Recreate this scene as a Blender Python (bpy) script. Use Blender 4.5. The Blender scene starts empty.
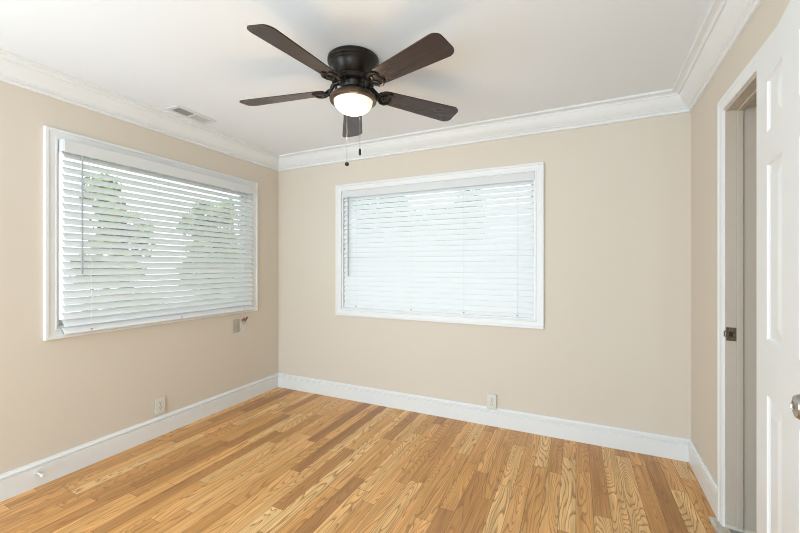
import bpy, bmesh, math, random
from mathutils import Vector, Matrix

random.seed(7)
SC = bpy.context.scene
COL = SC.collection
PI = math.pi
R = math.radians

# ------------------------------------------------------------------ camera, world, light, exposure
EYE = 1.303
cam = bpy.data.cameras.new('camera')
cam.sensor_width = 36.0
cam.lens = 370.0 / 800.0 * 36.0
cam.clip_start = 0.02
camo = bpy.data.objects.new('camera', cam)
COL.objects.link(camo)
camo.location = (0, 0, EYE)
camo.rotation_euler = (R(90), 0, R(25.417))
SC.camera = camo

w = bpy.data.worlds.new('overcast_sky')
SC.world = w
w.use_nodes = True
w.node_tree.nodes['Background'].inputs[0].default_value = (0.78, 0.90, 1.0, 1)
w.node_tree.nodes['Background'].inputs[1].default_value = 1.15

SC.view_settings.view_transform = 'Standard'
SC.view_settings.look = 'None'
SC.view_settings.gamma = 1.0
SC.view_settings.use_curve_mapping = False
SC.view_settings.exposure = 1.12
SC.cycles.pixel_filter_type = 'BLACKMAN_HARRIS'
SC.cycles.filter_width = 1.0


# large soft area lamps, added out of view to fill the room
def area(name, loc, aim, sx, sy, energy, col):
    la = bpy.data.lights.new(name, 'AREA')
    la.shape = 'RECTANGLE'
    la.size, la.size_y = sx, sy
    la.energy = energy
    la.color = col
    lo = bpy.data.objects.new(name, la)
    COL.objects.link(lo)
    lo.location = loc
    lo.rotation_euler = Vector(aim).to_track_quat('-Z', 'Y').to_euler()
    return lo


area('side_fill', (-2.80, -0.4, 1.45), (0.92, 0.40, 0.04), 2.2, 1.7, 34, (0.72, 0.875, 1.0))  # added fill lamp out of view on the left, brightens the right wall
area('ceiling_bounce_fill', (-0.75, -2.3, 0.30), (0.08, 0.62, 0.78), 3.2, 2.2, 74, (0.64, 0.85, 1.0))  # added fill lamp behind the camera, lifts the ceiling


# ------------------------------------------------------------------ materials
def mat(name, col, rough=0.5, metal=0.0, spec=0.5, emit=None, bump=None):
    m = bpy.data.materials.new(name)
    m.use_nodes = True
    nt = m.node_tree
    p = nt.nodes['Principled BSDF']
    p.inputs['Base Color'].default_value = (*col, 1)
    p.inputs['Roughness'].default_value = rough
    p.inputs['Metallic'].default_value = metal
    p.inputs['Specular IOR Level'].default_value = spec
    if emit:
        p.inputs['Emission Color'].default_value = (*emit[0], 1)
        p.inputs['Emission Strength'].default_value = emit[1]
    if bump:
        tc = nt.nodes.new('ShaderNodeTexCoord')
        n = nt.nodes.new('ShaderNodeTexNoise')
        n.inputs['Scale'].default_value = bump[0]
        n.inputs['Detail'].default_value = 3
        b = nt.nodes.new('ShaderNodeBump')
        b.inputs['Strength'].default_value = bump[1]
        b.inputs['Distance'].default_value = 0.002
        nt.links.new(tc.outputs['Object'], n.inputs['Vector'])
        nt.links.new(n.outputs['Fac'], b.inputs['Height'])
        nt.links.new(b.outputs['Normal'], p.inputs['Normal'])
    return m


def noisy(name, c1, c2, scale=(8, 8, 8), rough=0.5, spec=0.5, metal=0.0, detail=4):
    """two-tone procedural material driven by stretched noise"""
    m = mat(name, c1, rough, metal, spec)
    nt = m.node_tree
    p = nt.nodes['Principled BSDF']
    tc = nt.nodes.new('ShaderNodeTexCoord')
    mp = nt.nodes.new('ShaderNodeMapping')
    mp.inputs['Scale'].default_value = scale
    n = nt.nodes.new('ShaderNodeTexNoise')
    n.inputs['Scale'].default_value = 1.0
    n.inputs['Detail'].default_value = detail
    r = nt.nodes.new('ShaderNodeValToRGB')
    r.color_ramp.elements[0].position = 0.35
    r.color_ramp.elements[1].position = 0.65
    r.color_ramp.elements[0].color = (*c1, 1)
    r.color_ramp.elements[1].color = (*c2, 1)
    nt.links.new(tc.outputs['Object'], mp.inputs['Vector'])
    nt.links.new(mp.outputs['Vector'], n.inputs['Vector'])
    nt.links.new(n.outputs['Fac'], r.inputs['Fac'])
    nt.links.new(r.outputs['Color'], p.inputs['Base Color'])
    return m


M = {}
M['wall'] = mat('beige_wall_paint', (0.725, 0.64, 0.54), 0.75, 0, 0.25, bump=(160, 0.08))
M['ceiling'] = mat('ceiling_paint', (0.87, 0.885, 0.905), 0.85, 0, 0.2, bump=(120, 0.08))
M['trim'] = mat('white_trim_paint', (0.83, 0.825, 0.815), 0.35, 0, 0.45)
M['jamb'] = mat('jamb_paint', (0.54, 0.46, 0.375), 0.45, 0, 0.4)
M['door'] = mat('white_door_paint', (0.80, 0.80, 0.795), 0.38, 0, 0.45)
M['blind'] = mat('white_blind_slat', (0.90, 0.905, 0.905), 0.35, 0, 0.5)
M['blind_grey'] = mat('blind_valance_white', (0.72, 0.72, 0.715), 0.45, 0, 0.4)
M['wand'] = mat('clear_grey_wand', (0.36, 0.36, 0.37), 0.2, 0, 0.6)
M['cord'] = mat('blind_cord', (0.82, 0.82, 0.80), 0.7)
M['vinyl'] = mat('white_vinyl_sash', (0.82, 0.83, 0.83), 0.35)
M['bronze'] = noisy('oil_rubbed_bronze', (0.012, 0.009, 0.007), (0.022, 0.016, 0.012), (30, 30, 30), 0.34, 0.5, 0.35)
M['bronze_lit'] = noisy('lamplit_bronze', (0.075, 0.048, 0.028), (0.10, 0.066, 0.04), (30, 30, 30), 0.36, 0.5, 0.35)  # lighter bronze, the lit bowl's glow on the ring put into the colour
M['walnut'] = noisy('dark_walnut', (0.032, 0.017, 0.012), (0.046, 0.025, 0.018), (3, 60, 60), 0.26, 0.45)
M['chain'] = mat('steel_chain', (0.30, 0.29, 0.27), 0.4, 0.8)
M['black'] = mat('black_plastic', (0.006, 0.006, 0.006), 0.4)
M['chrome'] = mat('brushed_nickel', (0.42, 0.40, 0.37), 0.22, 1.0)
M['brass_old'] = noisy('aged_brass', (0.10, 0.06, 0.03), (0.22, 0.15, 0.09), (120, 120, 120), 0.35, 0.5, 0.8)
M['plate'] = mat('almond_plate', (0.70, 0.655, 0.56), 0.4)
M['plate_white'] = mat('ivory_plate', (0.74, 0.71, 0.64), 0.4)
M['tan'] = mat('tan_plate_and_side_shade', (0.44, 0.40, 0.325), 0.6)  # blank plate's own tan, also painted shade beside the outlet plates
M['slot'] = mat('dark_slot', (0.05, 0.045, 0.04), 0.6)
M['duct'] = mat('dark_duct', (0.05, 0.052, 0.048), 0.7)
M['vent'] = mat('white_vent_enamel', (0.74, 0.74, 0.73), 0.4)
M['vent_light'] = mat('vent_louvre_half_shade', (0.55, 0.55, 0.53), 0.5)  # white louvres greyed, their half shade put into the colour
M['vent_grey'] = mat('louvre_shade_grey_fittings', (0.33, 0.34, 0.32), 0.5)  # shade of the turned-away louvres as colour; plain grey on small fittings
M['red_wire'] = mat('red_wire', (0.35, 0.03, 0.02), 0.5)
M['black_wire'] = mat('black_wire', (0.01, 0.01, 0.012), 0.5)
M['tile'] = noisy('grey_floor_tile', (0.26, 0.25, 0.22), (0.34, 0.33, 0.30), (9, 9, 9), 0.45)
M['threshold'] = noisy('worn_threshold', (0.50, 0.44, 0.36), (0.74, 0.69, 0.60), (40, 9, 20), 0.7)
M['rubber'] = mat('white_rubber', (0.74, 0.73, 0.70), 0.55)
M['bowl'] = mat('lit_frosted_glass', (0.9, 0.86, 0.78), 0.4, 0, 0.5, emit=((1.0, 0.82, 0.56), 0.36))
M['bark'] = noisy('tree_bark', (0.10, 0.075, 0.05), (0.2, 0.16, 0.12), (20, 20, 4), 0.9)
M['leaf_a'] = noisy('green_leaves', (0.24, 0.33, 0.11), (0.52, 0.58, 0.30), (3, 3, 3), 0.6)
M['leaf_b'] = noisy('deep_green_leaves', (0.13, 0.21, 0.09), (0.38, 0.46, 0.24), (3, 3, 3), 0.6)
M['leaf_c'] = noisy('reddish_leaves', (0.45, 0.28, 0.2), (0.6, 0.42, 0.32), (3, 3, 3), 0.6)
M['lawn'] = noisy('lawn', (0.28, 0.36, 0.16), (0.45, 0.50, 0.28), (2, 2, 2), 0.9)


def glass_material():
    m = bpy.data.materials.new('window_glass')
    m.use_nodes = True
    nt = m.node_tree
    nt.nodes.clear()
    o = nt.nodes.new('ShaderNodeOutputMaterial')
    t = nt.nodes.new('ShaderNodeBsdfTransparent')
    t.inputs[0].default_value = (0.93, 0.96, 0.95, 1)
    g = nt.nodes.new('ShaderNodeBsdfGlossy')
    g.inputs['Roughness'].default_value = 0.02
    f = nt.nodes.new('ShaderNodeFresnel')
    f.inputs[0].default_value = 1.45
    mx = nt.nodes.new('ShaderNodeMixShader')
    nt.links.new(f.outputs[0], mx.inputs[0])
    nt.links.new(t.outputs[0], mx.inputs[1])
    nt.links.new(g.outputs[0], mx.inputs[2])
    nt.links.new(mx.outputs[0], o.inputs[0])
    return m


M['glass'] = glass_material()


def oak_floor():
    m = bpy.data.materials.new('oak_strip_floor')
    m.use_nodes = True
    nt = m.node_tree
    L = nt.links
    p = nt.nodes['Principled BSDF']

    def math_(op, a, b=None, c=None):
        n = nt.nodes.new('ShaderNodeMath')
        n.operation = op
        for i, v in enumerate((a, b, c)):
            if v is None:
                continue
            if isinstance(v, (int, float)):
                n.inputs[i].default_value = v
            else:
                L.new(v, n.inputs[i])
        return n.outputs[0]

    def comb(x, y, z):
        n = nt.nodes.new('ShaderNodeCombineXYZ')
        for i, v in enumerate((x, y, z)):
            if isinstance(v, (int, float)):
                n.inputs[i].default_value = v
            else:
                L.new(v, n.inputs[i])
        return n.outputs[0]

    def white(v):
        n = nt.nodes.new('ShaderNodeTexWhiteNoise')
        n.noise_dimensions = '3D'
        L.new(v, n.inputs['Vector'])
        return n

    def noise(v, scale, detail=3, rough=0.5):
        n = nt.nodes.new('ShaderNodeTexNoise')
        n.inputs['Scale'].default_value = scale
        n.inputs['Detail'].default_value = detail
        n.inputs['Roughness'].default_value = rough
        L.new(v, n.inputs['Vector'])
        return n.outputs['Fac']

    def ramp(f, stops):
        n = nt.nodes.new('ShaderNodeValToRGB')
        cr = n.color_ramp
        while len(cr.elements) < len(stops):
            cr.elements.new(0.5)
        for e, (pos, c) in zip(cr.elements, stops):
            e.position = pos
            e.color = (*c, 1) if len(c) == 3 else c
        L.new(f, n.inputs['Fac'])
        return n.outputs['Color']

    def mix(f, a, b, mode='MIX'):
        n = nt.nodes.new('ShaderNodeMix')
        n.data_type = 'RGBA'
        n.blend_type = mode
        if isinstance(f, (int, float)):
            n.inputs[0].default_value = f
        else:
            L.new(f, n.inputs[0])
        for k, v in ((6, a), (7, b)):
            if isinstance(v, tuple):
                n.inputs[k].default_value = (*v, 1)
            else:
                L.new(v, n.inputs[k])
        return n.outputs[2]

    tc = nt.nodes.new('ShaderNodeTexCoord')
    sp = nt.nodes.new('ShaderNodeSeparateXYZ')
    L.new(tc.outputs['Object'], sp.inputs[0])
    X, Y = sp.outputs[0], sp.outputs[1]
    WD = 0.083
    xs = math_('DIVIDE', X, WD)
    row = math_('FLOOR', xs)
    fx = math_('SUBTRACT', xs, row)
    wr = white(comb(row, 3.7, 1.1))
    sr = nt.nodes.new('ShaderNodeSeparateColor')
    L.new(wr.outputs['Color'], sr.inputs[0])
    length = math_('MULTIPLY_ADD', sr.outputs[0], 0.75, 0.50)
    ys = math_('DIVIDE', math_('MULTIPLY_ADD', sr.outputs[1], 5.0, Y), length)
    seg = math_('FLOOR', ys)
    fy = math_('SUBTRACT', ys, seg)
    wp = white(comb(row, seg, 9.3))
    sc = nt.nodes.new('ShaderNodeSeparateColor')
    L.new(wp.outputs['Color'], sc.inputs[0])
    ra, rb, rc = sc.outputs
    rv = wp.outputs['Value']
    base = ramp(rv, [(0.0, (0.44, 0.21, 0.075)), (0.14, (0.60, 0.295, 0.10)), (0.42, (0.77, 0.405, 0.142)),
                     (0.72, (0.88, 0.49, 0.19)), (1.0, (0.94, 0.62, 0.285))])
    # cathedral grain: contour lines of a stretched smooth field, its own in each board
    off = math_('MULTIPLY', ra, 60.0)
    v1 = comb(math_('MULTIPLY', X, 9.5), math_('MULTIPLY_ADD', Y, 1.1, off), math_('MULTIPLY', rb, 40.0))
    f1 = noise(v1, 1.0, 1.5, 0.35)
    freq = math_('MULTIPLY_ADD', rc, 26.0, 16.0)
    wob = noise(comb(math_('MULTIPLY', X, 41.0), math_('MULTIPLY_ADD', Y, 7.0, math_('MULTIPLY_ADD', X, 23.0, off)), math_('MULTIPLY', X, 31.0)), 1.0, 2)
    slope = math_('MULTIPLY', fx, math_('MULTIPLY_ADD', rb, 7.0, -3.5))
    ph = math_('FRACT', math_('ADD', slope, math_('MULTIPLY_ADD', f1, freq, math_('MULTIPLY', wob, 0.55))))
    lines = ramp(ph, [(0.0, (0.2, 0.2, 0.2)), (0.05, (1, 1, 1)), (0.16, (0.75, 0.75, 0.75)), (0.34, (0.12, 0.12, 0.12)), (0.9, (0, 0, 0)), (1.0, (0.2, 0.2, 0.2))])
    # fine straight pores
    v2 = comb(math_('MULTIPLY', X, 112.0), math_('MULTIPLY_ADD', Y, 7.0, math_('MULTIPLY_ADD', X, 61.0, off)), math_('MULTIPLY', X, 83.0))
    f2 = noise(v2, 1.0, 1, 0.5)
    pores = ramp(f2, [(0.0, (1, 1, 1)), (0.42, (0.6, 0.6, 0.6)), (0.56, (0, 0, 0)), (1, (0, 0, 0))])
    # broad streaks of tone along the board
    v3 = comb(math_('MULTIPLY', X, 38.0), math_('MULTIPLY_ADD', Y, 1.6, off), 5.0)
    f3 = noise(v3, 1.0, 2)
    tone = ramp(f3, [(0.3, (0.80, 0.77, 0.73)), (0.7, (1.14, 1.13, 1.12))])
    c = mix(1.0, base, tone, 'MULTIPLY')
    amp = math_('MULTIPLY_ADD', ra, 0.55, 0.42)
    c = mix(math_('MULTIPLY', lines, amp), c, mix(1.0, c, (0.42, 0.33, 0.25), 'MULTIPLY'))
    c = mix(math_('MULTIPLY', pores, 0.32), c, mix(1.0, c, (0.62, 0.55, 0.48), 'MULTIPLY'))
    # seams between the boards
    ex = math_('MINIMUM', fx, math_('SUBTRACT', 1.0, fx))
    ey = math_('MULTIPLY', math_('MINIMUM', fy, math_('SUBTRACT', 1.0, fy)), math_('DIVIDE', length, WD))
    e = math_('MINIMUM', ex, ey)
    seam = ramp(e, [(0.0, (1, 1, 1)), (0.012, (0.8, 0.8, 0.8)), (0.026, (0, 0, 0)), (1, (0, 0, 0))])
    c = mix(math_('MULTIPLY', seam, 0.6), c, (0.10, 0.05, 0.02))
    L.new(c, p.inputs['Base Color'])
    p.inputs['Roughness'].default_value = 0.36
    p.inputs['Specular IOR Level'].default_value = 0.40
    b = nt.nodes.new('ShaderNodeBump')
    b.inputs['Strength'].default_value = 0.25
    b.inputs['Distance'].default_value = 0.001
    b.invert = True
    L.new(math_('ADD', seam, math_('MULTIPLY', pores, 0.2)), b.inputs['Height'])
    L.new(b.outputs['Normal'], p.inputs['Normal'])
    return m


M['oak'] = oak_floor()


# ------------------------------------------------------------------ mesh helpers
class MB:
    """collects shapes in one bmesh and links them as one mesh object"""

    def __init__(self, fn=None):
        self.bm = bmesh.new()
        self.fn = fn or (lambda a, b, c: Vector((a, b, c)))

    def hexa(self, pts):
        v = [self.bm.verts.new(self.fn(*p)) for p in pts]
        for f in ((3, 2, 1, 0), (4, 5, 6, 7), (0, 1, 5, 4), (1, 2, 6, 5), (2, 3, 7, 6), (3, 0, 4, 7)):
            self.bm.faces.new([v[i] for i in f])
        return self

    def box(self, a0, a1, b0, b1, c0, c1):
        return self.hexa([(a0, b0, c0), (a1, b0, c0), (a1, b1, c0), (a0, b1, c0),
                          (a0, b0, c1), (a1, b0, c1), (a1, b1, c1), (a0, b1, c1)])

    def sections(self, rings, closed=True, caps=True):
        """loft between point rings of equal count"""
        vs = [[self.bm.verts.new(self.fn(*p)) for p in r] for r in rings]
        n = len(rings[0])
        for a, b in zip(vs, vs[1:]):
            for i in range(n if closed else n - 1):
                j = (i + 1) % n
                self.bm.faces.new((a[i], a[j], b[j], b[i]))
        if caps:
            self.bm.faces.new(list(reversed(vs[0])))
            self.bm.faces.new(vs[-1])
        return self

    def lathe(self, prof, seg=48, c=(0, 0, 0)):
        rings = []
        for r, z in prof:
            rings.append([(c[0] + r * math.cos(2 * PI * k / seg), c[1] + r * math.sin(2 * PI * k / seg), c[2] + z) for k in range(seg)])
        vs = [[self.bm.verts.new(self.fn(*p)) for p in r] for r in rings]
        for a, b in zip(vs, vs[1:]):
            for i in range(seg):
                j = (i + 1) % seg
                self.bm.faces.new((a[i], a[j], b[j], b[i]))
        for ring, (r, z) in ((vs[0], prof[0]), (vs[-1], prof[-1])):
            if r > 1e-6:
                self.bm.faces.new(ring)
        bmesh.ops.remove_doubles(self.bm, verts=self.bm.verts, dist=1e-6)
        return self

    def tube(self, pts, r, seg=8, caps=True):
        pts = [Vector(self.fn(*p)) for p in pts]
        rr = r if isinstance(r, (list, tuple)) else [r] * len(pts)
        rings = []
        up = None
        for i, p in enumerate(pts):
            d = (pts[min(i + 1, len(pts) - 1)] - pts[max(i - 1, 0)]).normalized()
            if up is None:
                up = Vector((0, 0, 1)) if abs(d.z) < 0.9 else Vector((1, 0, 0))
            a = d.cross(up).normalized()
            b = a.cross(d).normalized()
            up = b
            rings.append([self.bm.verts.new(p + (a * math.cos(2 * PI * k / seg) + b * math.sin(2 * PI * k / seg)) * rr[i]) for k in range(seg)])
        for A, B in zip(rings, rings[1:]):
            for k in range(seg):
                j = (k + 1) % seg
                self.bm.faces.new((A[k], A[j], B[j], B[k]))
        if caps:
            self.bm.faces.new(list(reversed(rings[0])))
            self.bm.faces.new(rings[-1])
        return self

    def build(self, name, m, parent=None, bevel=0.0, smooth=False, seg=2, loc=None):
        bmesh.ops.recalc_face_normals(self.bm, faces=self.bm.faces)
        me = bpy.data.meshes.new(name)
        self.bm.to_mesh(me)
        self.bm.free()
        me.materials.append(m)
        o = bpy.data.objects.new(name, me)
        COL.objects.link(o)
        if parent is not None:
            o.parent = parent
        if loc is not None:
            o.location = loc
        if smooth:
            for p in me.polygons:
                p.use_smooth = True
            md = o.modifiers.new('split', 'EDGE_SPLIT')
            md.split_angle = R(38)
        if bevel:
            b = o.modifiers.new('bevel', 'BEVEL')
            b.width = bevel
            b.segments = seg
            b.limit_method = 'ANGLE'
            b.angle_limit = R(40)
        return o


def tag(o, label, cat, group=None, kind=None):
    o['label'] = label
    o['category'] = cat
    if group:
        o['group'] = group
    if kind:
        o['kind'] = kind
    return o


def struct(o, label=None, cat=None):
    o['kind'] = 'structure'
    if label:
        o['label'] = label
        o['category'] = cat
    return o


def thing(name, label, cat, loc=(0, 0, 0), rot=(0, 0, 0), group=None, kind=None):
    o = bpy.data.objects.new(name, None)
    o.empty_display_size = 0.1
    COL.objects.link(o)
    o.location = loc
    o.rotation_euler = rot
    return tag(o, label, cat, group, kind)


# ------------------------------------------------------------------ room frame
CEIL = 2.465
PA = Vector((-2.9228, 3.0666, 0))      # far left corner of the room
PB = Vector((0.6960, 3.0666, 0))       # far right corner
UL = Vector((0.01516, -0.99988, 0))    # along the left wall towards the camera
UB = Vector((1, 0, 0))
UR = Vector((-0.03291, -0.99946, 0))   # along the right wall towards the camera
NL = Vector((0.99988, 0.01516, 0))     # normals into the room
NB = Vector((0, -1, 0))
NR = Vector((-0.99946, 0.03291, 0))
Z = Vector((0, 0, 1))
LEN_L, LEN_R, LEN_B = 6.6, 6.6, (PB - PA).length


def frame(P, U, N):
    return lambda s, n, z: P + U * s + N * n + Z * z


FL, FB, FR = frame(PA, UL, NL), frame(PA, UB, NB), frame(PB, UR, NR)
WALL_T = 0.15


def wall_with_hole(name, fn, s0, s1, holes, m, zt=CEIL + 0.12):
    """a wall slab with rectangular openings (hs0, hs1, hz0, hz1)"""
    b = MB(fn)
    if not holes:
        b.box(s0, s1, -WALL_T, 0, 0, zt)
    else:
        h = holes[0]
        b.box(s0, h[0], -WALL_T, 0, -0.05, zt)
        b.box(h[1], s1, -WALL_T, 0, -0.05, zt)
        b.box(h[0], h[1], -WALL_T, 0, h[3], zt)
        if h[2] > 0:
            b.box(h[0], h[1], -WALL_T, 0, -0.05, h[2])
    return b.build(name, m)


# window openings: inner edge of the casings
WL = (0.372, 1.915, 0.920, 2.086)
WB = (0.828, 2.636, 0.884, 2.046)
DR = (0.702, 1.455, 0.0, 2.085)

struct(wall_with_hole('wall_left', FL, -WALL_T, LEN_L, [WL], M['wall']), 'beige wall with the blind over the sunny garden window', 'wall')
struct(wall_with_hole('wall_back', FB, 0, LEN_B, [WB], M['wall']), 'beige far wall behind the ceiling fan', 'wall')
struct(wall_with_hole('wall_right', FR, -WALL_T, LEN_R, [DR], M['wall']), 'beige wall with the open doorway', 'wall')

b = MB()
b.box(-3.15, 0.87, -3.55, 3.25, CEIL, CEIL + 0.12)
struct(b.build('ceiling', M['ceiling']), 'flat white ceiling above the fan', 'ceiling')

b = MB()
pts = [FL(LEN_L, 0, 0), FL(0, 0, 0), FR(0, 0, 0), FR(LEN_R, 0, 0)]
b.sections([[(p.x, p.y, -0.05) for p in pts], [(p.x, p.y, 0.0) for p in pts]])
struct(b.build('floor', M['oak']), 'golden oak strip floor with mixed light and dark boards', 'floor')

# ------------------------------------------------------------------ crown moulding and baseboards (mitred)
crown_prof = [(0.0, 2.335), (0.013, 2.335), (0.017, 2.340), (0.017, 2.350), (0.012, 2.354), (0.016, 2.358), (0.023, 2.362),
              (0.023, 2.367), (0.030, 2.371), (0.040, 2.379), (0.052, 2.391), (0.063, 2.405), (0.072, 2.421), (0.078, 2.433),
              (0.086, 2.433), (0.088, 2.440), (0.096, 2.447), (0.108, 2.450), (0.118, 2.450), (0.122, 2.453), (0.122, CEIL), (0.0, CEIL)]
base_prof = [(0.0, 0.0), (0.017, 0.0), (0.017, 0.110), (0.010, 0.114), (0.010, 0.119), (0.018, 0.123), (0.018, 0.131),
             (0.010, 0.136), (0.007, 0.142), (0.006, 0.148), (0.0, 0.148)]


def meet(P1, U1, N1, P2, U2, N2, n):
    """xy where two wall lines, both offset by n, meet"""
    a, c = P1 + N1 * n, P2 + N2 * n
    d = c - a
    det = U1.x * (-U2.y) + U2.x * U1.y
    t = (d.x * (-U2.y) + U2.x * d.y) / det
    return a + U1 * t


def run(name, prof, start, end, m, label, cat):
    rings = []
    for f in (start, end):
        rings.append([tuple(f(n, z)) for n, z in prof])
    o = MB().sections(rings).build(name, m, smooth=False)
    return struct(o, label, cat)


cornerA = lambda n, z: meet(PA, UL, NL, PA, UB, NB, n) + Z * z
cornerB = lambda n, z: meet(PB, UR, NR, PA, UB, NB, n) + Z * z
endL = lambda n, z: FL(LEN_L, n, z)
endR = lambda n, z: FR(LEN_R, n, z)
run('trim_1', crown_prof, endL, cornerA, M['trim'], 'white crown moulding above the left window', 'crown moulding')
run('trim_2', crown_prof, cornerA, cornerB, M['trim'], 'white crown moulding along the far wall', 'crown moulding')
run('trim_3', crown_prof, cornerB, endR, M['trim'], 'white crown moulding above the doorway', 'crown moulding')
run('baseboard_left', base_prof, endL, cornerA, M['trim'], 'white baseboard under the left window', 'baseboard')
run('baseboard_back', base_prof, cornerA, cornerB, M['trim'], 'white baseboard along the far wall', 'baseboard')
run('baseboard_right', base_prof, cornerB, lambda n, z: FR(0.652, n, z), M['trim'], 'short white baseboard between far corner and doorway', 'baseboard')


# ------------------------------------------------------------------ windows
def casing_frame(fn, s0, s1, z0, z1, wd, th, prof_name, parent, sides=(1, 1, 1, 1), m=None):
    """mitred casing with an outer back-band and a stepped inner edge round the opening"""
    prof = [(0.0, 0.0), (0.0, th * 0.62), (0.006, th * 0.72), (0.012, th * 0.60), (wd * 0.55, th * 0.66), (wd * 0.68, th * 0.74),
            (wd * 0.74, th), (wd * 0.97, th), (wd, th * 0.9), (wd, 0.0)]
    b = MB(fn)
    # corner order: bottom-left, top-left, top-right, bottom-right
    cs = [(s0, z0, -1, -1), (s0, z1, -1, 1), (s1, z1, 1, 1), (s1, z0, 1, -1)]
    for k in range(4):
        if not sides[k]:
            continue
        A, B = cs[k], cs[(k + 1) % 4]
        rings = [[(c[0] + c[2] * o, n, c[1] + c[3] * o) for o, n in prof] for c in (A, B)]
        b.sections(rings)
    return b.build(prof_name, m or M['trim'], parent)


def window(name, fn, W, wd, label, mull):
    s0, s1, z0, z1 = W
    root = struct(thing(name, label, 'window'))
    casing_frame(fn, s0, s1, z0, z1, wd, 0.022, 'window_casing', root)
    d = -WALL_T
    t = 0.012
    b = MB(fn)
    b.box(s0, s0 + t, d, 0.0, z0, z1).box(s1 - t, s1, d, 0.0, z0, z1)
    b.box(s0 + t, s1 - t, d, 0.0, z1 - t, z1).box(s0 + t, s1 - t, d, 0.0, z0, z0 + t)
    b.build('window_frame', M['vinyl'], root)
    s0, s1, z0, z1 = s0 + t, s1 - t, z0 + t, z1 - t
    if mull:
        b = MB(fn)
        b.box(mull[0], mull[1], d, -0.055, z0, z1)
        b.build('mullion', M['vinyl'], root, 0.003)
        bays = [(s0, mull[0]), (mull[1], s1)]
    else:
        bays = [(s0, s1)]
    for a, c in bays:
        f = 0.028
        b = MB(fn)
        n0, n1 = -0.125, -0.085
        zm = (z0 + z1) / 2
        b.box(a, a + f, n0, n1, z0, z1).box(c - f, c, n0, n1, z0, z1)
        b.box(a + f, c - f, n0, n1, z1 - f, z1).box(a + f, c - f, n0, n1, z0, z0 + f)
        sash = b.build('sash', M['vinyl'], root, 0.002)
        MB(fn).box(a + f, c - f, -0.108, -0.104, z0 + f, z1 - f).build('pane', M['glass'], sash)
    return root


window('window_1', FL, WL, 0.062, 'white cased window on the left wall, garden behind it', None)
window('window_2', FB, WB, 0.064, 'white cased window on the far wall right of the fan chains', None)


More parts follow.
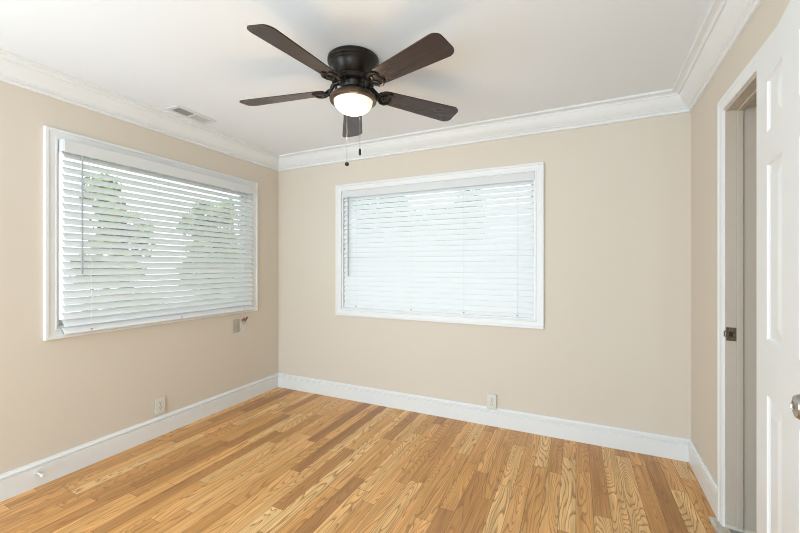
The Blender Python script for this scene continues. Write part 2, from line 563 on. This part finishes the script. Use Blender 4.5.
# ------------------------------------------------------------------ blinds
def blind(fn, s0, s1, ztop, zval, zlast, pitch, count, off, tilt, sw, label, wand_s, wand_z, ladders, rail_z, vfront, vspan, bracket_s, wand_n):
    root = thing('window_blind', label, 'window blind')
    # head rail and valance
    MB(fn).box(s0 + 0.003, s1 - 0.003, off - 0.026, off + 0.024, zval + 0.012, ztop - 0.004).build('head_rail', M['blind_grey'], root, 0.002)
    vb = MB(fn)
    vb.box(vspan[0], vspan[1], vfront - 0.006, vfront, zval, ztop - 0.004)
    vb.build('valance', M['blind_grey'], root, 0.002)
    for s in (s0, s1):
        MB(fn).box(s - 0.002, s + 0.002, off - 0.03, off + 0.028, zval + 0.004, ztop - 0.001).build('bracket', M['blind_grey'], root)
    # slats: one continuous louvre set
    ct, st = math.cos(R(tilt)), math.sin(R(tilt))
    b = MB(fn)
    rng = random.Random(3)
    hw, th = sw / 2, 0.0018
    for k in range(count):
        zc = zlast + pitch * (count - 1 - k)
        e = rng.uniform(-0.0012, 0.0012)
        j = rng.uniform(-0.002, 0.002)
        tl = R(tilt + rng.uniform(-1.2, 1.2))
        c, s = math.cos(tl), math.sin(tl)
        prof = []
        K = 4
        for i in range(K + 1):       # slightly crowned slat
            u = -hw + sw * i / K
            cr = 0.0012 * (1 - (u / hw) ** 2)
            prof.append((u, cr + th))
        for i in range(K, -1, -1):
            u = -hw + sw * i / K
            cr = 0.0012 * (1 - (u / hw) ** 2)
            prof.append((u, cr - th))
        rings = []
        for sa, dz in ((s0 + 0.008 + j, e), (s1 - 0.008 + j, -e)):
            # u > 0 is the room edge, which hangs low
            rings.append([(sa, off + u * c + v * s, zc + dz - u * s + v * c) for u, v in prof])
        b.sections(rings)
    b.build('slat_panel', M['blind'], root)
    # bottom rail, tilted like the slats
    b = MB(fn)
    tl = R(tilt * 0.9)
    c, s = math.cos(tl), math.sin(tl)
    hw2, t2 = sw / 2, 0.008
    prof = [(-hw2, -t2), (hw2, -t2), (hw2, t2), (-hw2, t2)]
    rings = [[(sa, off + u * c + v * s, rail_z - u * s + v * c) for u, v in prof] for sa in (s0 + 0.006, s1 - 0.006)]
    b.sections(rings)
    rail = b.build('bottom_rail', M['blind'], root, 0.003)
    for sa in (s0 + 0.006, s1 - 0.006):
        q = MB(fn)
        sgn = -1 if sa == s0 + 0.006 else 1
        q.sections([[(sa + sgn * dd, off + u * c * 0.9 + v * s * 0.8, rail_z - u * s * 0.9 + v * c * 0.8) for u, v in prof] for dd in (0.0, 0.0015)])
        q.build('end_cap', M['vent_grey'], rail)
    # ladder cords, with the rail buttons
    for s_ in ladders:
        x = hw * ct + 0.0016
        q = MB(fn)
        q.tube([(s_, off + x, zval + 0.01), (s_, off + x, rail_z - 0.012)], 0.0010, 5)
        q.tube([(s_, off - x, zval + 0.01), (s_, off - x, rail_z + 0.01)], 0.0010, 5)
        for k in range(count):
            zc = zlast + pitch * (count - 1 - k)
            q.tube([(s_, off - x, zc + hw * st - 0.002), (s_, off + x, zc - hw * st - 0.002)], 0.0009, 4)
        q.build('ladder_cord', M['cord'], root)
        q = MB(fn)
        q.lathe([(0.0, -0.004), (0.006, -0.004), (0.007, 0.0), (0.005, 0.004), (0.0, 0.004)], 12, (s_, off + hw * c * 0.55 + t2 * s, rail_z - hw * s * 0.55 + t2 * c))
        q.build('cord_button', M['vent_grey'], rail)
    # tilt wand
    q = MB(fn)
    q.tube([(wand_s, wand_n, wand_z[1] + 0.01), (wand_s, wand_n, wand_z[0])], 0.0052, 8)
    wand = q.build('tilt_wand', M['wand'], root)
    q = MB(fn)
    q.tube([(wand_s, off + 0.02, zval + 0.02), (wand_s, wand_n, zval + 0.012), (wand_s, wand_n, wand_z[1])], 0.0028, 6)
    q.build('wand_hook', M['chrome'], wand)
    return root


blind(FL, 0.395, 1.905, 2.086, 2.006, 0.950, 0.0453, 24, 0.036, 49, 0.051,
      'white slatted blind on the left wall with green garden showing through', 1.812, (1.255, 1.995), (1.755, 1.14, 0.51),
      0.902, 0.072, (0.45, 1.905), 1.908, 0.066)
blind(FB, 0.834, 2.630, 2.046, 1.980, 0.950, 0.0465, 23, -0.028, 63, 0.051,
      'nearly closed white slatted blind on the far wall', 0.905, (1.21, 1.968), (0.985, 1.57, 2.06, 2.50),
      0.917, 0.004, (0.832, 2.632), 2.62, 0.006)


# ------------------------------------------------------------------ ceiling fan
FAN = Vector((-1.130, 1.766, CEIL))

fan = thing('ceiling_fan', 'dark bronze ceiling fan with five walnut blades and lit glass bowl', 'ceiling fan', FAN)
housing = MB().lathe([(0.0, 0.0), (0.138, 0.0), (0.143, -0.004), (0.143, -0.020), (0.139, -0.025), (0.139, -0.030), (0.134, -0.034),
                      (0.133, -0.040), (0.126, -0.046), (0.119, -0.060), (0.110, -0.075), (0.098, -0.092), (0.088, -0.100), (0.0, -0.100)], 64
                     ).build('motor_housing', M['bronze'], fan, smooth=True)
MB().lathe([(0.0, -0.099), (0.086, -0.099), (0.092, -0.106), (0.092, -0.128), (0.084, -0.136), (0.070, -0.140), (0.066, -0.150),
            (0.060, -0.165), (0.0, -0.165)], 64).build('motor_hub', M['bronze'], fan, smooth=True)
MB().lathe([(0.0, -0.163), (0.050, -0.163), (0.054, -0.172), (0.070, -0.180), (0.095, -0.191), (0.118, -0.204), (0.129, -0.216), (0.132, -0.226),
            (0.130, -0.236), (0.123, -0.240), (0.112, -0.240), (0.110, -0.234), (0.0, -0.234)], 64).build('light_fitter', M['bronze_lit'], fan, smooth=True)
bp = [(0.109, -0.232)]
for k in range(0, 13):
    a = k / 12 * PI / 2
    bp.append((0.108 * math.cos(a), -0.238 - 0.068 * math.sin(a)))
bp[-1] = (0.0, -0.306)
MB().lathe(bp, 64).build('glass_bowl', M['bowl'], fan, smooth=True)

pl = bpy.data.lights.new('fan_bulb', 'POINT')     # the lamp's own light, under the bowl
pl.energy = 1.4
pl.color = (1.0, 0.80, 0.56)
pl.shadow_soft_size = 0.03
plo = bpy.data.objects.new('fan_bulb', pl)
COL.objects.link(plo)
plo.parent = fan
plo.location = (0, 0, -0.36)

BL_Z = -0.166
PITCH = -13.0
DROOP = 2.4
phases = [-164.8 + 72 * k for k in range(5)]


def blade_mesh():
    b = MB()
    r0, r1 = 0.165, 0.676
    pts = []
    w0, w1 = 0.054, 0.074
    # half outline from root to tip, rounded ends
    up = []
    for k in range(7):
        a = k / 6 * PI / 2
        up.append((r0 + 0.045 - 0.045 * math.cos(a), (w0 - 0.022) + 0.022 * math.sin(a) if k else w0 - 0.022))
    for k in range(1, 8):
        t = k / 8
        up.append((r0 + 0.045 + (r1 - 0.045 - r0 - 0.045) * t, w0 + (w1 - w0) * t))
    for k in range(8):
        a = k / 7 * PI / 2
        up.append((r1 - 0.045 + 0.045 * math.sin(a), w1 - 0.036 + 0.036 * math.cos(a)))
    out = up + [(x, -y) for x, y in reversed(up)]
    b.sections([[(x, y, -0.003) for x, y in out], [(x, y, 0.003) for x, y in out]])
    return b


def iron_mesh():
    """ornate blade bracket: a curved arm from hub and a forked scroll plate under the blade root"""
    b = MB()
    b.tube([(0.080, 0, 0.044), (0.100, 0, 0.042), (0.118, 0, 0.030), (0.130, 0, 0.012), (0.148, 0, 0.004), (0.175, 0, -0.010)],
           [0.016, 0.014, 0.012, 0.011, 0.012, 0.009], 10)
    for s in (-1, 1):
        b.tube([(0.140, 0, 0.002), (0.160, 0.022 * s, -0.007), (0.180, 0.043 * s, -0.009), (0.205, 0.047 * s, -0.009), (0.225, 0.036 * s, -0.008),
                (0.232, 0.020 * s, -0.007), (0.222, 0.008 * s, -0.007)], [0.009, 0.009, 0.0085, 0.008, 0.0075, 0.007, 0.006], 8)
        b.tube([(0.092, 0.0, 0.040), (0.108, 0.022 * s, 0.022), (0.124, 0.032 * s, -0.006), (0.145, 0.026 * s, -0.016), (0.158, 0.010 * s, -0.004)], 0.0062, 8)
        b.tube([(0.170, 0, -0.009), (0.190, 0.018 * s, -0.009), (0.196, 0.030 * s, -0.008)], 0.006, 6)
    b.box(0.150, 0.225, -0.040, 0.040, -0.006, -0.0035)
    return b


blade0 = blade_mesh().build('blade', M['walnut'], fan)
iron0 = iron_mesh().build('blade_iron', M['bronze'], blade0, smooth=True)
for k, a in enumerate(phases):
    if k == 0:
        bl = blade0
    else:
        bl = blade0.copy()
        COL.objects.link(bl)
        bl.parent = fan
        ir = iron0.copy()
        COL.objects.link(ir)
        ir.parent = bl
    bl.location = (0, 0, BL_Z)
    bl.rotation_euler = (Matrix.Rotation(R(a), 3, 'Z') @ Matrix.Rotation(R(DROOP), 3, 'Y') @ Matrix.Rotation(R(PITCH), 3, 'X')).to_euler()

fwd = Vector((-math.sin(R(25.417)), math.cos(R(25.417)), 0))
rgt = Vector((math.cos(R(25.417)), math.sin(R(25.417)), 0))


def chain(pos, z0, z1, knob):
    b = MB()
    n = 40
    b.tube([(pos.x, pos.y, z0), (pos.x, pos.y, z1)], 0.0011, 5)
    for k in range(0, int((z0 - z1) / 0.006)):
        z = z0 - 0.006 * k
        b.lathe([(0.0, 0.002), (0.0019, 0.0), (0.0, -0.002)], 6, (pos.x, pos.y, z))
    ch = b.build('pull_chain', M['chain'], fan)
    q = MB()
    if knob == 'ball':
        q.lathe([(0.0, 0.014)] + [(0.0125 * math.sin(k / 10 * PI), 0.0125 * math.cos(k / 10 * PI)) for k in range(1, 10)] + [(0.0, -0.0125)], 16, (pos.x, pos.y, z1 - 0.010))
    else:
        q.lathe([(0.0, 0.004), (0.004, 0.002), (0.0065, -0.004), (0.0070, -0.026), (0.005, -0.032), (0.0, -0.032)], 14, (pos.x, pos.y, z1))
    q.build('chain_knob', M['black'], ch, smooth=True)


chain(fwd * 0.112 - rgt * 0.052, -0.205, -0.545, 'ball')
chain(-fwd * 0.118 + rgt * 0.050, -0.215, -0.540, 'barrel')

# ------------------------------------------------------------------ ceiling vent
vent = thing('ceiling_vent', 'white two-way air vent in the ceiling above the left window', 'air vent')


def FLc(s, n, z):
    return FL(s, n, CEIL + z)


b = MB(FLc)
V = (1.03, 1.355, 0.172, 0.322)
f = 0.030
b.box(V[0], V[1], V[2], V[2] + f, -0.007, 0).box(V[0], V[1], V[3] - f, V[3], -0.007, 0)
b.box(V[0], V[0] + f, V[2] + f, V[3] - f, -0.007, 0).box(V[1] - f, V[1], V[2] + f, V[3] - f, -0.007, 0)
b.box(1.185, 1.20, V[2] + f, V[3] - f, -0.007, 0)
b.build('vent_frame', M['vent'], vent, 0.003)
MB(FLc).box(V[0] + f, V[1] - f, V[2] + f, V[3] - f, -0.0012, -0.0002).build('duct_opening', M['duct'], vent)
b = MB(FLc)
for k in range(6):
    n0 = V[2] + f + 0.004 + k * 0.0155
    b.hexa([(1.20, n0, -0.0055), (1.325, n0, -0.0055), (1.325, n0 + 0.0015, -0.0055), (1.20, n0 + 0.0015, -0.0055),
            (1.20, n0 + 0.004, -0.0012), (1.325, n0 + 0.004, -0.0012), (1.325, n0 + 0.0055, -0.0012), (1.20, n0 + 0.0055, -0.0012)])
b.build('louvre_bank', M['vent_grey'], vent)
b = MB(FLc)
for k in range(9):
    s0 = 1.062 + k * 0.0137
    b.hexa([(s0, V[2] + f, -0.006), (s0 + 0.008, V[2] + f, -0.006), (s0 + 0.008, V[3] - f, -0.006), (s0, V[3] - f, -0.006),
            (s0 + 0.004, V[2] + f, -0.0015), (s0 + 0.012, V[2] + f, -0.0015), (s0 + 0.012, V[3] - f, -0.0015), (s0 + 0.004, V[3] - f, -0.0015)])
b.build('louvre_bank', M['vent_light'], vent)
MB(FLc).box(1.318, 1.322, 0.228, 0.236, -0.02, -0.006).build('damper_lever', M['vent_grey'], vent)


# ------------------------------------------------------------------ outlets and wall plates
def outlet(fn, s, z, label, wd=0.078, ht=0.122):
    root = thing('power_outlet', label, 'outlet', group='duplex outlets above the baseboards')
    MB(fn).box(s - wd / 2 + 0.004, s + wd / 2, 0, 0.013, z - ht / 2 + 0.004, z + ht / 2 - 0.004).build('plate_side_shade', M['tan'], root)  # dark tan block, shade on the plate's near side put into the colour
    MB(fn).box(s - wd / 2, s + wd / 2, 0.013, 0.0165, z - ht / 2, z + ht / 2).build('cover_plate', M['plate_white'], root, 0.003)
    for dz in (0.021, -0.021):
        b = MB(fn)
        rings = []
        for n in (0.0162, 0.0182):
            rings.append([(s + 0.0165 * math.cos(t) * (1.0 if abs(math.cos(t)) < 0.93 else 0.95), n, z + dz + max(-0.0135, min(0.0135, 0.0165 * math.sin(t)))) for t in [2 * PI * k / 24 for k in range(24)]])
        b.sections(rings)
        rc = b.build('receptacle', M['plate_white'], root)
        b = MB(fn)
        b.box(s - 0.0075, s - 0.0050, 0.0180, 0.0187, z + dz - 0.001, z + dz + 0.008)
        b.box(s + 0.0050, s + 0.0075, 0.0180, 0.0187, z + dz - 0.001, z + dz + 0.007)
        b.box(s - 0.0026, s + 0.0026, 0.0180, 0.0187, z + dz - 0.010, z + dz - 0.005)
        b.build('plug_slots', M['slot'], rc)
    MB(fn).box(s - 0.003, s + 0.003, 0.0163, 0.0175, z - 0.003, z + 0.003).build('screw', M['chrome'], root, 0.001)
    return root


outlet(FL, 1.287, 0.236, 'ivory duplex outlet on the left wall below the window')
outlet(FB, 2.302, 0.200, 'ivory duplex outlet on the far wall touching the baseboard')

wp_ = thing('wall_plate', 'small blank beige plate under the left window corner', 'wall plate')
MB(FL).box(0.527, 0.597, 0, 0.006, 0.676, 0.800).build('plate', M['tan'], wp_, 0.002)
MB(FL).box(0.560, 0.564, 0.0055, 0.007, 0.78, 0.784).build('screw', M['plate'], wp_)
MB(FL).box(0.560, 0.564, 0.0055, 0.007, 0.692, 0.696).build('screw', M['plate'], wp_)

jb = thing('phone_jack', 'uncovered wall jack with loose red and black wires', 'wall jack')
b = MB(FL)
b.box(0.447, 0.512, 0, 0.008, 0.680, 0.690).box(0.447, 0.512, 0, 0.008, 0.782, 0.792)
b.box(0.447, 0.455, 0, 0.008, 0.690, 0.782).box(0.504, 0.512, 0, 0.008, 0.690, 0.782)
b.build('mounting_ring', M['plate'], jb, 0.002)
MB(FL).box(0.455, 0.504, 0, 0.005, 0.690, 0.782).build('backplate', M['plate'], jb)
MB(FL).tube([(0.497, 0.004, 0.772), (0.500, 0.018, 0.792), (0.488, 0.026, 0.806), (0.476, 0.020, 0.794), (0.482, 0.010, 0.780)], 0.0042, 8).build('red_wire', M['red_wire'], jb)
MB(FL).tube([(0.470, 0.004, 0.765), (0.466, 0.020, 0.785), (0.452, 0.028, 0.812), (0.444, 0.022, 0.806), (0.446, 0.014, 0.795)], 0.0046, 8).build('black_wire', M['black_wire'], jb)
MB(FL).tube([(0.478, 0.004, 0.74), (0.474, 0.014, 0.76), (0.477, 0.016, 0.785), (0.472, 0.010, 0.795)], 0.0035, 8).build('grey_wire', M['wand'], jb)

# ------------------------------------------------------------------ door stop on the left baseboard
ds = thing('door_stop', 'white rod door stop sticking out of the left baseboard', 'door stop')
MB(FL).tube([(2.012, 0.016, 0.082), (2.012, 0.022, 0.082)], 0.014, 16).build('base', M['rubber'], ds)
MB(FL).tube([(2.012, 0.021, 0.082), (2.012, 0.075, 0.082)], 0.0055, 12).build('rod', M['rubber'], ds)
MB(FL).tube([(2.012, 0.074, 0.082), (2.012, 0.094, 0.082)], 0.0095, 14).build('rubber_tip', M['rubber'], ds, 0.002)

# ------------------------------------------------------------------ doorway
fr = struct(thing('trim_4', 'white cased door frame of the open doorway', 'door frame'))
s0, s1, zt = DR[0], DR[1], DR[3]
b = MB(FR)
cw, ct_ = 0.056, 0.018
prof = [(0.0, 0.0), (0.0, 0.010), (0.010, 0.013), (cw * 0.6, 0.014), (cw * 0.72, ct_), (cw, ct_), (cw, 0.0)]
cs = [(s0, 0.0, -1, 0), (s0, zt, -1, 1), (s1, zt, 1, 1), (s1, 0.0, 1, 0)]
for k in range(3):
    A, B = cs[k], cs[k + 1]
    b.sections([[(c[0] + c[2] * o + 0.008 * -c[2] * 0, n, c[1] + c[3] * o) for o, n in prof] for c in (A, B)])
b.build('door_casing', M['trim'], fr)
b = MB(FR)
jt = 0.012
b.box(s0, s0 + jt, -WALL_T, 0.0, 0.022, zt).box(s1 - jt, s1, -WALL_T, 0.0, 0.022, zt).box(s0 + jt, s1 - jt, -WALL_T, 0.0, zt - jt, zt)
b.build('door_jamb', M['jamb'], fr, 0.0015)
b = MB(FR)
sn0, sn1 = -0.064, -0.040
b.box(s0 + jt, s0 + jt + 0.011, sn0, sn1, 0.022, zt - jt).box(s1 - jt - 0.011, s1 - jt, sn0, sn1, 0.022, zt - jt)
b.box(s0 + jt + 0.011, s1 - jt - 0.011, sn0, sn1, zt - jt - 0.011, zt - jt)
b.build('stop_moulding', M['jamb'], fr, 0.0025)
b = MB(FR)
b.box(s0 + jt, s0 + jt + 0.002, -0.040, -0.001, 0.936, 1.002)
b.tube([(s0 + jt + 0.001, 0.000, 0.953), (s0 + jt + 0.001, 0.006, 0.959), (s0 + jt + 0.001, 0.006, 0.979), (s0 + jt + 0.001, 0.0, 0.985)], 0.0025, 6)
sp_ = b.build('strike_plate', M['brass_old'], fr)
MB(FR).box(s0 + jt + 0.0018, s0 + jt + 0.0026, -0.028, -0.012, 0.957, 0.981).build('latch_hole', M['black'], sp_)

b = MB(FR)
b.box(0.640, 1.62, -0.012, 0.052, -0.03, 0.0035)
struct(b.build('trim_5', M['threshold']), 'worn greyish threshold strip in the doorway', 'threshold')

# closet beyond
struct(MB(FR).box(0.10, 2.1, -0.95, -0.012, -0.06, -0.002).build('floor_closet', M['tile']), 'grey tiled floor beyond the doorway', 'floor')
b = MB(FR)
b.box(0.10, 2.1, -1.00, -0.95, -0.05, CEIL).box(0.05, 0.10, -1.0, -WALL_T, -0.05, CEIL).box(2.1, 2.15, -1.0, -0.40, -0.05, CEIL)
struct(b.build('wall_closet', M['wall']), 'beige wall beyond the doorway', 'wall')
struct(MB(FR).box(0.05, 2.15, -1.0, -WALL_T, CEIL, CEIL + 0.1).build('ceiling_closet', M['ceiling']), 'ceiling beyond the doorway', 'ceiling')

# ------------------------------------------------------------------ six-panel door leaf, swung back towards the wall
DH = Vector((0.53807, 1.60644, 0))
DU = Vector((-0.15003, -0.98868, 0))          # from the hinge edge to the free edge
DN = Vector((-0.98868, 0.15003, 0))           # face that looks into the room
FD = frame(DH, DU, DN)
door = struct(thing('door_1', 'white six-panel door swung open against the right wall', 'door'))
DW, DT, DZ0, DZ1 = 0.735, 0.035, 0.012, 1.968
cols = [(0.130, 0.287), (0.420, 0.590)]
rows = [(0.235, 0.918), (1.083, 1.610), (1.705, 1.862)]


def door_face(b, n, sgn):
    """one moulded face: flat stiles and rails, each panel a recess with a raised field"""
    xs = [0.0] + [v for c in cols for v in c] + [DW]
    zs = [DZ0] + [v for r in rows for v in r] + [DZ1]
    for i in range(len(xs) - 1):
        for j in range(len(zs) - 1):
            a, c, e, g = xs[i], xs[i + 1], zs[j], zs[j + 1]
            if i % 2 == 1 and j % 2 == 1:
                steps = [(0.0, 0.0), (0.003, -0.004), (0.007, -0.007), (0.014, -0.007), (0.018, -0.006), (0.048, -0.001)]
                prev = None
                for d, h in steps:
                    ring = [b.bm.verts.new(b.fn(x, n + sgn * h, z)) for x, z in ((a + d, e + d), (c - d, e + d), (c - d, g - d), (a + d, g - d))]
                    if prev:
                        for k in range(4):
                            b.bm.faces.new((prev[k], prev[(k + 1) % 4], ring[(k + 1) % 4], ring[k]))
                    prev = ring
                b.bm.faces.new(prev)
            else:
                b.bm.faces.new([b.bm.verts.new(b.fn(x, n, z)) for x, z in ((a, e), (c, e), (c, g), (a, g))])


b = MB(FD)
door_face(b, 0.0, 1)
door_face(b, -DT, -1)
for a, c in (((0, DZ0), (DW, DZ0)), ((DW, DZ0), (DW, DZ1)), ((DW, DZ1), (0, DZ1)), ((0, DZ1), (0, DZ0))):
    b.bm.faces.new([b.bm.verts.new(FD(*p)) for p in ((a[0], 0, a[1]), (c[0], 0, c[1]), (c[0], -DT, c[1]), (a[0], -DT, a[1]))])
bmesh.ops.remove_doubles(b.bm, verts=b.bm.verts, dist=1e-5)
b.build('door_panel', M['door'], door)


def knob(sgn, base_n):
    def fn(x, y, z):      # local z runs out of the door face
        return FD(0.655 + 0.88 * x, base_n + sgn * 0.9 * z, 1.034 + 0.88 * y)
    b = MB(fn)
    b.lathe([(0.0, 0.0), (0.032, 0.0), (0.032, 0.004), (0.026, 0.010), (0.014, 0.014), (0.011, 0.022), (0.011, 0.034), (0.016, 0.040), (0.024, 0.046),
             (0.0275, 0.054), (0.0275, 0.060), (0.023, 0.067), (0.012, 0.070), (0.010, 0.068), (0.0, 0.068)], 32)
    k = b.build('door_knob', M['chrome'], door, smooth=True)
    b = MB(fn)
    b.box(-0.002, 0.002, -0.006, 0.006, 0.068, 0.0745)
    b.build('privacy_turn', M['chrome'], k, 0.001)


knob(1, 0.0)
knob(-1, -DT)
for z in (0.25, 1.02, 1.82):
    b = MB(FD)
    b.tube([(-0.004, -DT - 0.004, z - 0.045), (-0.004, -DT - 0.004, z + 0.045)], 0.0055, 10)
    b.box(-0.0015, 0.0, -DT + 0.002, -0.004, z - 0.045, z + 0.045)
    b.hexa([(-0.004, -DT - 0.004, z - 0.045), (-0.002, -DT - 0.004, z - 0.045), (0.040, -0.100, z - 0.045), (0.038, -0.100, z - 0.045),
            (-0.004, -DT - 0.004, z + 0.045), (-0.002, -DT - 0.004, z + 0.045), (0.040, -0.100, z + 0.045), (0.038, -0.100, z + 0.045)])
    b.build('hinge', M['chrome'], door)

# ------------------------------------------------------------------ outdoors
b = MB()
b.box(-16, -3.3, -8, 14, -0.75, -0.6)
b.box(-3.3, 6, 3.6, 14, -0.75, -0.6)
struct(b.build('ground_outside', M['lawn']), 'garden lawn outside the windows', 'lawn')


def tree(name, x, y, h, rad, zc, m, label, n, seed, group=None):
    rng = random.Random(seed)
    root = thing(name, label, 'tree', (x, y, -0.6), group=group)
    b = MB()
    b.tube([(0, 0, -0.05), (0.05, 0.02, h * 0.3), (0.0, 0.05, h * 0.55), (0.06, 0.0, h * 0.85)], [0.10, 0.08, 0.06, 0.03], 8)
    for k in range(6):
        a = rng.uniform(0, 2 * PI)
        z0 = h * rng.uniform(0.35, 0.7)
        b.tube([(0.02, 0.02, z0), (math.cos(a) * rad * 0.4, math.sin(a) * rad * 0.4, z0 + 0.3), (math.cos(a) * rad * 0.75, math.sin(a) * rad * 0.75, z0 + 0.5)], [0.035, 0.025, 0.012], 6)
    b.build('trunk', M['bark'], root)
    b = MB()
    lobes = [(rng.uniform(-1, 1) * rad * 0.6, rng.uniform(-1, 1) * rad * 0.6, zc + rng.uniform(-1, 1) * (h - zc) * 0.7, rad * rng.uniform(0.35, 0.6)) for _ in range(14)]
    for k in range(n):
        lx, ly, lz, lr = rng.choice(lobes)
        d = Vector((rng.gauss(0, 1), rng.gauss(0, 1), rng.gauss(0, 1))).normalized() * lr * rng.uniform(0.5, 1.0)
        p = Vector((lx, ly, lz)) + d
        t = Vector((rng.gauss(0, 1), rng.gauss(0, 1), rng.gauss(0, 1))).normalized()
        u = t.cross(d.normalized() + Vector((0.01, 0.02, 0.03))).normalized()
        ll, ww = rng.uniform(0.09, 0.16), rng.uniform(0.03, 0.055)
        vs = [b.bm.verts.new(q) for q in (p - t * ll * 0.5, p + u * ww, p + t * ll * 0.5 + Vector((0, 0, -0.02)), p - u * ww)]
        b.bm.faces.new(vs)
    b.build('crown', m, root)
    return root


G = 'garden trees outside the left window'
tree('garden_tree', -6.5, 5.05, 3.5, 0.62, 2.2, M['leaf_a'], 'light green tree behind the far half of the left window', 2000, 1, G)
tree('garden_tree', -8.9, 6.75, 3.4, 0.65, 1.9, M['leaf_b'], 'deep green tree just past the middle of the left window', 2000, 2, G)
tree('garden_tree', -6.5, 3.40, 3.5, 0.55, 2.2, M['leaf_a'], 'light green tree behind the near half of the left window', 2000, 5, G)
tree('garden_tree', -6.5, 2.05, 3.2, 0.33, 2.2, M['leaf_c'], 'reddish small tree at the near edge of the left window', 900, 9, G)
G = 'garden trees outside the far window'
tree('garden_tree', -3.75, 6.9, 3.9, 0.66, 2.1, M['leaf_b'], 'grey green tree behind the fan-side end of the far window', 3000, 11, G)
tree('garden_tree', -2.55, 8.3, 4.1, 0.80, 2.0, M['leaf_b'], 'grey green tree behind the middle of the far window', 3000, 13, G)
tree('garden_tree', -1.70, 6.7, 3.9, 0.66, 2.1, M['leaf_b'], 'grey green tree behind the doorway-side end of the far window', 3000, 12, G)
